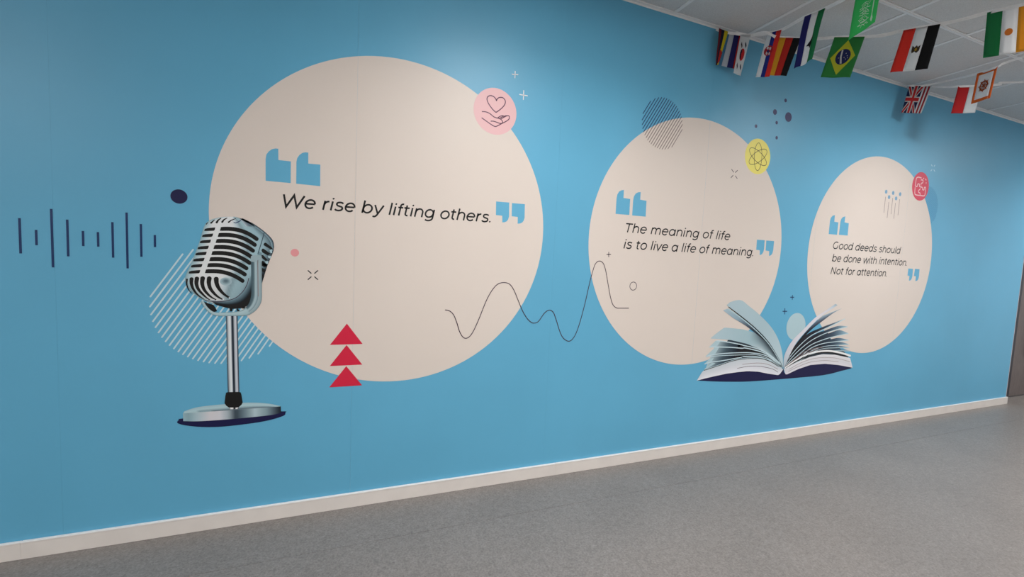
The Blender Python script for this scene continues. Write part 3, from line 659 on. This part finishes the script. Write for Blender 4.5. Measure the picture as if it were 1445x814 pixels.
# right side: fan of dark leaves with bright edges
fanr = grad([(0, (24, 30, 40)), (.5, (28, 36, 46)), (.72, (64, 80, 96)), (.88, (130, 162, 178)), (1, (186, 202, 208))])
S0 = (790, 628)
leaves = [([(840, 520), (900, 430), (980, 352), (1100, 297), (1200, 260), (1285, 228)], [(820, 560), (900, 462), (1000, 372), (1100, 320), (1200, 273), (1285, 229)]),
          ([(830, 550), (900, 468), (1000, 382), (1100, 334), (1180, 302), (1240, 286), (1305, 292)], [(820, 580), (900, 494), (1000, 412), (1100, 358), (1200, 322), (1305, 294)]),
          ([(820, 582), (900, 500), (1000, 418), (1100, 370), (1200, 330), (1245, 322), (1312, 347)], [(815, 600), (900, 526), (1000, 446), (1100, 402), (1200, 373), (1312, 349)]),
          ([(815, 596), (900, 536), (1000, 456), (1100, 416), (1200, 389), (1245, 386), (1315, 402)], [(812, 606), (900, 555), (1000, 472), (1100, 432), (1200, 417), (1315, 404)]),
          ([(812, 606), (900, 556), (1000, 480), (1100, 438), (1200, 420), (1260, 420), (1315, 438)], [(812, 614), (900, 566), (1000, 496), (1100, 458), (1200, 446), (1315, 440)]),
          ([(812, 614), (900, 566), (1000, 500), (1100, 462), (1200, 450), (1260, 452), (1320, 465)], [(812, 618), (900, 574), (1000, 510), (1100, 474), (1200, 466), (1320, 467)]),
          ([(812, 618), (900, 574), (1000, 512), (1100, 480), (1200, 472), (1322, 488)], [(812, 622), (900, 580), (1000, 522), (1100, 494), (1200, 490), (1322, 492)])]
for i, (a, b) in enumerate(leaves):
    loft('leaf', B([S0]+a), B([S0]+b), 14+i*.3, lambda u, v: fanr(v*(.96 if i < 3 else .93)), bk, 4, 26)
for i, (a, b) in enumerate(leaves):
    ribbons('leaf_edge', [smooth_pts(B([S0]+b))], .0062 if i < 4 else .0045, 17, M['stripe_pale'], bk)
for L in ([(800, 615), (870, 560), (950, 500), (1040, 470), (1100, 462)], [(800, 618), (880, 562), (960, 512), (1060, 480)], [(800, 620), (880, 575), (960, 528), (1060, 498)]):
    ribbons('leaf_edge', [smooth_pts(B(L))], .0045, 17.2, M['taupe_line'], bk)
loft('page_block', B([(784, 640), (830, 612), (900, 580), (1000, 540), (1100, 518), (1200, 522), (1325, 548), (1345, 626)]), B([(786, 642), (800, 688), (900, 640), (1000, 606), (1120, 596), (1230, 606), (1345, 628)]), 18,
     lambda u, v: grad([(0, (222, 222, 226)), (.5, (208, 208, 213)), (1, (222, 220, 226))])(u), bk, 6, 40, False)
ribbons('leaf_edge', [smooth_pts(B([(800, 628), (900, 570), (1000, 527), (1090, 506), (1180, 508), (1310, 540)]))], .0090, 18.4, M['black_ink'], bk)
ribbons('leaf_edge', [smooth_pts(B([(795, 628), (880, 570), (960, 525), (1050, 499), (1150, 491), (1250, 507), (1330, 532)]))], .0100, 18.6, M['white'], bk, w1=.016)
for L in ([(830, 640), (920, 590), (1020, 555), (1120, 545), (1220, 552), (1325, 580)], [(820, 660), (900, 620), (1000, 583), (1120, 570), (1230, 580)]):
    ribbons('page_line', [smooth_pts(B(L))], .0028, 19, M['taupe_line'], bk)
loft('leaf_underside', B([(1100, 205), (1000, 298), (900, 415), (840, 505), (792, 620)]), B([(1262, 143), (1190, 182), (1110, 240), (1010, 318), (900, 432), (845, 515), (794, 622)]), 19,
     lambda u, v: grad([(0, (160, 180, 192)), (.2, (90, 104, 120)), (.45, (28, 30, 42)), (1, (20, 22, 30))])(v), bk, 4, 24)
loft('leaf', B([(782, 640), (783, 560), (800, 500), (850, 412), (940, 320), (1040, 220), (1130, 160), (1205, 108)]), B([(784, 640), (812, 575), (845, 500), (896, 412), (990, 305), (1090, 208), (1160, 160), (1222, 118)]), 20,
     lambda u, v: grad([(0, (170, 188, 198)), (.25, (208, 208, 216)), (.7, (220, 216, 222)), (.85, (212, 210, 216)), (.94, (190, 204, 214)), (1, (158, 180, 192))])(v), bk, 8, 30)

# ------------------------------------------------------------------ flags on tapes under the ceiling
def at_z(px, z): d = ray(*px); t = (z-CAM.z)/d.z; return CAM+d*t
def at_y(px, y): d = ray(*px); t = (y-CAM.y)/d.y; return CAM+d*t
def sheet(P4, nu, nv, wave, off=0., sd=0):
    TL, TR, BL, BR = P4; n = (TR-TL).cross(BL-TL).normalized()
    if n.dot(CAM-TL) < 0: n = -n
    def f(u, v):
        p = (TL*(1-u)+TR*u)*(1-v)+(BL*(1-u)+BR*u)*v
        return p+n*(wave*math.sin(2.6*PI*u+sd)*(.25+v)*.5+wave*.5*math.sin(PI*v*1.3+sd)+off)
    return f
def flag(P4, base, label, stripes=None, shapes=(), wave=.006, sd=0., name='flag'):
    """stripes: (u0, u1, colour) bands along the hanging length; shapes: (colour, [(u, v)...]) patches sewn on both faces"""
    f = sheet(P4, 1, 1, wave, 0, sd); stripes = stripes or [(0, 1, base)]
    V, Fc, MI, mats = [], [], [], []
    nv = 12
    for (a, b, col) in stripes:
        k = max(2, int((b-a)*12)); bi = len(V); mats.append(cloth_mat(col))
        for i in range(k+1):
            for j in range(nv+1): V.append(tuple(f(a+(b-a)*i/k, j/nv)))
        for i in range(k):
            for j in range(nv):
                q = bi+i*(nv+1)+j; Fc.append((q, q+1, q+nv+2, q+nv+1)); MI.append(len(mats)-1)
    o = mesh(name, V, Fc, None, None, mats, MI, smooth=True)
    tag(o, label, 'flag', 'flags of the world on tapes')
    sd_ = o.modifiers.new('thickness', 'SOLIDIFY'); sd_.thickness = .0006; sd_.offset = 0
    for nm, col, pts, lay in shapes:
        V2, F2 = [], []
        for side in (1, -1):
            g = sheet(P4, 1, 1, wave, side*(.0008+.0003*lay), sd); b = len(V2)
            c0 = (sum(p[0] for p in pts)/len(pts), sum(p[1] for p in pts)/len(pts))
            q = []
            for k, p in enumerate(pts):
                p2 = pts[(k+1) % len(pts)]; ns = max(1, int(math.hypot(p2[0]-p[0], p2[1]-p[1])/.12))
                q += [(p[0]+(p2[0]-p[0])*i/ns, p[1]+(p2[1]-p[1])*i/ns) for i in range(ns)]
            nr = 1 if max(abs(p[0]-c0[0])+abs(p[1]-c0[1]) for p in pts) < .12 else 5; m_ = len(q)
            V2.append(tuple(g(*c0)))
            for i in range(1, nr+1):
                for p in q: V2.append(tuple(g(c0[0]+(p[0]-c0[0])*i/nr, c0[1]+(p[1]-c0[1])*i/nr)))
            for k in range(m_):
                k2 = (k+1) % m_; F2.append((b, b+1+k, b+1+k2))
                for i in range(nr-1): a_ = b+1+i*m_; F2.append((a_+k, a_+m_+k, a_+m_+k2, a_+k2))
        mesh(nm, V2, F2, cloth_mat(col), o)
    return o
def quad3(c, z, yl_=None, z2=None):
    TL = at_z(c[0], z); TR = at_z(c[1], z2 or z); return (TL, TR, at_y(c[2], TL.y), at_y(c[3], TR.y))
def uvc(cu, cv, ru, rv, n=16, a0=0): return [(cu+math.cos(2*PI*i/n+a0)*ru, cv+math.sin(2*PI*i/n+a0)*rv) for i in range(n)]
def bar(cu, cv, lu, lv, ang):
    c_, s_ = math.cos(ang), math.sin(ang); return [(cu+c_*a*lu-s_*b*lv*.65, cv+(s_*a*lu*.65+c_*b*lv)) for a, b in ((-1, -1), (1, -1), (1, 1), (-1, 1))]
WHT, RED, NVY, GRN, BLK, YEL = (225, 226, 228), (200, 50, 45), (34, 36, 110), (32, 128, 78), (16, 16, 20), (222, 180, 40)
zt = ZC-.03
Q = {}
Q['first'] = quad3([(1026, 46), (1045, 49), (1014, 92), (1036, 97)], zt-.005)
flag(Q['first'], WHT, 'white, navy and red striped flag half hidden behind the one with trigrams by the wall', [(0, .18, (70, 130, 165)), (.18, .54, (190, 194, 200)), (.54, .90, NVY), (.90, 1, RED)], wave=.002)
P = quad3([(1014, 40), (1027, 45), (1010, 92), (1014, 91)], zt-.002)
flag(P, YEL, 'curled flag with a yellow band hanging right against the blue wall', [(0, .30, (120, 30, 45)), (.30, .62, (30, 26, 60)), (.62, 1, (210, 195, 40))], wave=.006, sd=1,
     shapes=[('red_patch', (190, 50, 45), [(.55, .55), (1.5, .72), (1.2, .88), (.6, .96)], 1)])
Q['korea'] = quad3([(1045, 48), (1059, 50), (1035, 103), (1045, 107)], zt-.012)
sh = [('red_half', (200, 45, 50), uvc(.56, .50, .26, .155), 1), ('black_half', (16, 18, 50), [(.30, .50), (.34, .40), (.44, .36), (.50, .42), (.46, .50), (.52, .60), (.48, .64), (.36, .60)], 2)]
for (a, b) in ((.32, .27), (.74, .25), (.28, .80), (.72, .80)): sh.append(('trigram', (40, 40, 50), bar(a, b, .11, .045, .8), 1))
flag(Q['korea'], WHT, 'white flag with a red and black round emblem and four dark trigrams, nearest the wall', shapes=sh, wave=.002)
Q['serbia'] = quad3([(1083, 47), (1103, 42), (1066, 109), (1086, 108)], zt-.03)
flag(Q['serbia'], WHT, 'white, blue and red striped flag with a round checked crest', [(0, .36, WHT), (.36, .64, (30, 50, 140)), (.64, 1, (214, 60, 50))], wave=.003,
     shapes=[('crest', (176, 40, 52), uvc(.42, .42, .30, .115), 1), ('crest_check', (235, 235, 235), bar(.34, .36, .07, .03, .3), 2), ('crest_check', (235, 235, 235), bar(.52, .38, .07, .03, .3), 2),
             ('crest_check', (30, 50, 120), bar(.42, .44, .07, .03, .3), 2), ('crest_check', (235, 235, 235), bar(.36, .48, .07, .03, .3), 2), ('crest_check', (235, 235, 235), bar(.54, .49, .05, .03, .3), 2)])
Q['germany'] = quad3([(1098, 53), (1130, 54), (1084, 106), (1110, 107)], zt-.07)
flag(Q['germany'], RED, 'yellow, red and black striped flag behind the flag with the checked crest', [(0, .34, (222, 168, 44)), (.34, .66, (196, 48, 40)), (.66, 1, BLK)], wave=.003, sd=2)
Q['lesotho'] = quad3([(1136, 24), (1165, 12), (1120, 97), (1146, 83)], zt-.04)
flag(Q['lesotho'], WHT, 'folded blue, white and green striped flag with a small black hat', [(0, .34, NVY), (.34, .68, WHT), (.68, 1, GRN)], wave=.012, sd=.6,
     shapes=[('black_hat', BLK, [(.74, .46), (.62, .56), (.42, .64), (.58, .66), (.66, .72), (.70, .62)], 2)])
Q['brazil'] = quad3([(1177, 53), (1220, 52), (1158, 109), (1200, 109)], zt-.09)
flag(Q['brazil'], (52, 140, 70), 'green flag with a yellow diamond and dark blue globe', wave=.005, sd=1.2,
     shapes=[('yellow_diamond', (228, 214, 60), [(.50, .08), (.90, .47), (.50, .93), (.10, .53)], 1), ('blue_globe', (32, 44, 104), uvc(.51, .49, .235, .19, 24), 2),
             ('globe_band', (225, 230, 235), [(.40, .325), (.455, .325), (.47, .48), (.55, .655), (.49, .66), (.42, .50)], 3)]+
            [('star', (220, 226, 240), uvc(.52+a, .49+b, .014, .012, 6), 3) for a, b in ((.06, -.08), (.12, -.02), (.10, .06), (.04, .02), (.15, .03), (-.14, .03))])
Q['egypt'] = quad3([(1275, 43), (1327, 34), (1256, 102), (1309, 97)], zt-.09)
flag(Q['egypt'], WHT, 'red, white and black striped flag with a small eagle', [(0, .345, (214, 62, 50)), (.345, .67, WHT), (.67, 1, BLK)], wave=.005, sd=.3,
     shapes=[('eagle', (70, 58, 40), [(.40, .42), (.47, .47), (.52, .42), (.56, .47), (.62, .42), (.62, .55), (.56, .60), (.50, .56), (.44, .60), (.41, .55)], 1), ('shield', (190, 150, 50), uvc(.52, .52, .035, .035, 8), 2)])
Q['niger'] = quad3([(1393, 18), (1462, 2), (1387, 82), (1458, 70)], zt-.07)
flag(Q['niger'], WHT, 'green, white and orange striped flag with an orange spot', [(0, .33, (32, 128, 78)), (.33, .66, WHT), (.66, 1, (240, 164, 54))], wave=.004, sd=2.2,
     shapes=[('orange_spot', (236, 140, 60), uvc(.49, .52, .085, .075), 1)])
Q['wheel'] = quad3([(1379, 104), (1408, 94), (1370, 147), (1397, 138)], zt-.04)
sh = [('border', (232, 120, 52), [(.13, 0), (.87, 0), (.87, .10), (.13, .10)], 1), ('border', (232, 120, 52), [(.13, .90), (.87, .90), (.87, 1), (.13, 1)], 1), ('wheel', (170, 84, 44), uvc(.5, .5, .22, .17, 20), 2), ('wheel_gap', (230, 232, 236), uvc(.5, .5, .155, .12, 20), 3), ('hub', (170, 84, 44), uvc(.5, .5, .055, .045, 10), 4)]
for k in range(4):
    a = PI/4*k; sh.append(('spoke', (170, 84, 44), [(.5+math.cos(a+s)*.27, .5+math.sin(a+s)*.21) for s in (.07, -.07)]+[(.5-math.cos(a+s)*.27, .5-math.sin(a+s)*.21) for s in (.07, -.07)], 5))
flag(Q['wheel'], WHT, 'white flag with an orange border and a spoked wheel', [(0, .13, (232, 120, 52)), (.13, .87, WHT), (.87, 1, (232, 120, 52))], shapes=sh, wave=.002, sd=1)
Q['indonesia'] = quad3([(1352, 122), (1385, 121), (1342, 160), (1376, 159)], zt-.07)
flag(Q['indonesia'], WHT, 'red and white flag behind the flag with the wheel', [(0, .5, (196, 44, 48)), (.5, 1, (214, 218, 226))], wave=.003, sd=.5)
Q['uk'] = quad3([(1283, 121), (1315, 122), (1272, 159), (1300, 160)], zt-.008)
sh = [('blue_canton', (24, 28, 80), [(0, 0), (.62, 0), (.62, 1), (0, 1)], 1),
      ('white_saltire', (225, 222, 228), [(0, 0), (.10, 0), (.62, .90), (.62, 1), (.54, 1), (0, .12)], 2), ('white_saltire', (225, 222, 228), [(.62, 0), (.52, 0), (0, .86), (0, 1), (.08, 1), (.62, .14)], 2),
      ('red_saltire', (190, 44, 56), [(0, 0), (.05, 0), (.62, .96), (.62, 1), (.57, 1), (0, .06)], 3), ('red_saltire', (190, 44, 56), [(.62, 0), (.57, 0), (0, .93), (0, 1), (.04, 1), (.62, .07)], 3),
      ('white_cross', (225, 222, 228), [(.22, 0), (.42, 0), (.42, 1), (.22, 1)], 4), ('white_cross', (225, 222, 228), [(0, .40), (.62, .40), (.62, .60), (0, .60)], 4),
      ('red_cross', (200, 44, 50), [(.27, 0), (.37, 0), (.37, 1), (.27, 1)], 5), ('red_cross', (200, 44, 50), [(0, .44), (.62, .44), (.62, .56), (0, .56)], 5)]
flag(Q['uk'], WHT, 'flag with blue, red and white crosses and red stripes, hanging at the wall', [(0, .62, (24, 28, 80)), (.62, .70, WHT), (.70, .78, (170, 50, 60)), (.78, .85, WHT), (.85, .93, (170, 50, 60)), (.93, 1, WHT)], shapes=sh, wave=.001)
# bright green flag hanging into the top of the picture
BL = CAM+ray(1197, 57)*(2.36/ray(1197, 57).x); BR = CAM+ray(1235, 31)*(2.36/ray(1235, 31).x)
TL, TR = BL+Vector((.015, -.01, .235)), BR+Vector((.015, -.01, .235)); Q['saudi'] = (TL, TR, BL, BR)
def squig(u0, v0, n, seedv):
    rnd = random.Random(seedv); out = []
    return out
sh = [('sword', (215, 240, 215), [(.785, .45), (.835, .45), (.83, .78), (.87, .86), (.84, .93), (.80, .90), (.77, .86), (.795, .78)], 1)]
rnd = random.Random(3)
for k in range(15):
    v = .42+k*.033; u = .50+.05*math.sin(k*1.9)
    for j in range(3):
        uu = u-.12+j*.11; a = rnd.uniform(-.9, .9); l = rnd.uniform(.03, .07)
        sh.append(('script', (215, 240, 215), bar(uu, v+rnd.uniform(-.012, .012), l, .0075, a), 1+.1*j))
sa = flag(Q['saudi'], (64, 184, 104), 'bright green flag with white script and a sword, cut by the top of the picture', shapes=sh, wave=.004)
# the tapes
def tape(name, pts, label, w=.019):
    pts = [Vector(p) for p in pts]; V, Fc = [], []
    # smooth path
    path = []
    N = len(pts)
    for i in range(N-1):
        p0 = pts[max(0, i-1)]; p1 = pts[i]; p2 = pts[i+1]; p3 = pts[min(N-1, i+2)]
        for k in range(10):
            t = k/10; path.append(.5*(2*p1+(p2-p0)*t+(2*p0-5*p1+4*p2-p3)*t*t+(3*p1-p0-3*p2+p3)*t**3))
    path.append(pts[-1])
    th = .0006
    for i, p in enumerate(path):
        d = (path[min(i+1, len(path)-1)]-path[max(i-1, 0)]).normalized()
        up = Vector((0, 0, 1)); s = d.cross(up).normalized(); u = s.cross(d).normalized()
        a = .22*math.sin(i*.37)+.08*math.sin(i*1.1); q = u*math.cos(a)+s*math.sin(a); n = d.cross(q)
        for (e, g) in ((1, 1), (-1, 1), (-1, -1), (1, -1)): V.append(tuple(p+q*(w/2*e)+n*(th*g)))
    for i in range(len(path)-1):
        for k in range(4):
            a = i*4+k; b = i*4+(k+1) % 4; Fc.append((a, b, b+4, a+4))
    Fc.append((3, 2, 1, 0)); e = len(V); Fc.append((e-4, e-3, e-2, e-1))
    return tag(mesh(name, V, Fc, M['tape'], smooth=False), label, 'tape', 'white tapes carrying the flags')
def top(k): return [Q[k][0], Q[k][1]]
an1 = at_y((1011, 38), -.002); an1.z = min(an1.z, ZC-.012)
an2 = at_y((1281, 121), -.002); an2.z = min(an2.z, ZC-.012)
st2 = top('serbia')+top('lesotho')
tape('flag_tape', [an1, Q['first'][0], Q['korea'][0], Q['korea'][1]]+st2+top('saudi')+[Vector((2.30, -1.60, ZC-.03))], 'white tape running straight out from the wall and up past the green flag with script')
tape('flag_tape', [Q['korea'][1]+Vector((.0, -.002, -.002)), Q['germany'][0]+Vector((-.08, .02, .02))]+top('germany')+[(Q['germany'][1]+Q['brazil'][0])/2+Vector((0, 0, -.004))]+top('brazil')+[(Q['brazil'][1]+Q['egypt'][0])/2+Vector((0, 0, -.008))]+top('egypt')
     +[(Q['egypt'][1]+Q['niger'][0])/2+Vector((0, 0, -.004))]+top('niger')+[Vector((3.75, -1.55, ZC-.03))], 'long white tape carrying the green diamond flag and the eagle flag')
tape('flag_tape', [an2, Q['uk'][0], (Q['uk'][0]*.5+Q['uk'][1]*.5), (Q['uk'][1]*.75+Q['wheel'][0]*.25)+Vector((0, 0, .012))]+top('wheel')+[at_z((1445, 80), ZC-.04), Vector((4.2, -1.5, ZC-.03))], 'white tape carrying only the flag with the wheel', .015)
tape('flag_tape', [Q['uk'][1], (Q['uk'][1]+Q['indonesia'][0])/2+Vector((0, 0, -.004))]+top('indonesia')+[at_z((1412, 119), ZC-.085), at_z((1445, 116), ZC-.07), Vector((6.2, -1.2, ZC-.03))], 'white tape carrying the red and white flag', .015)
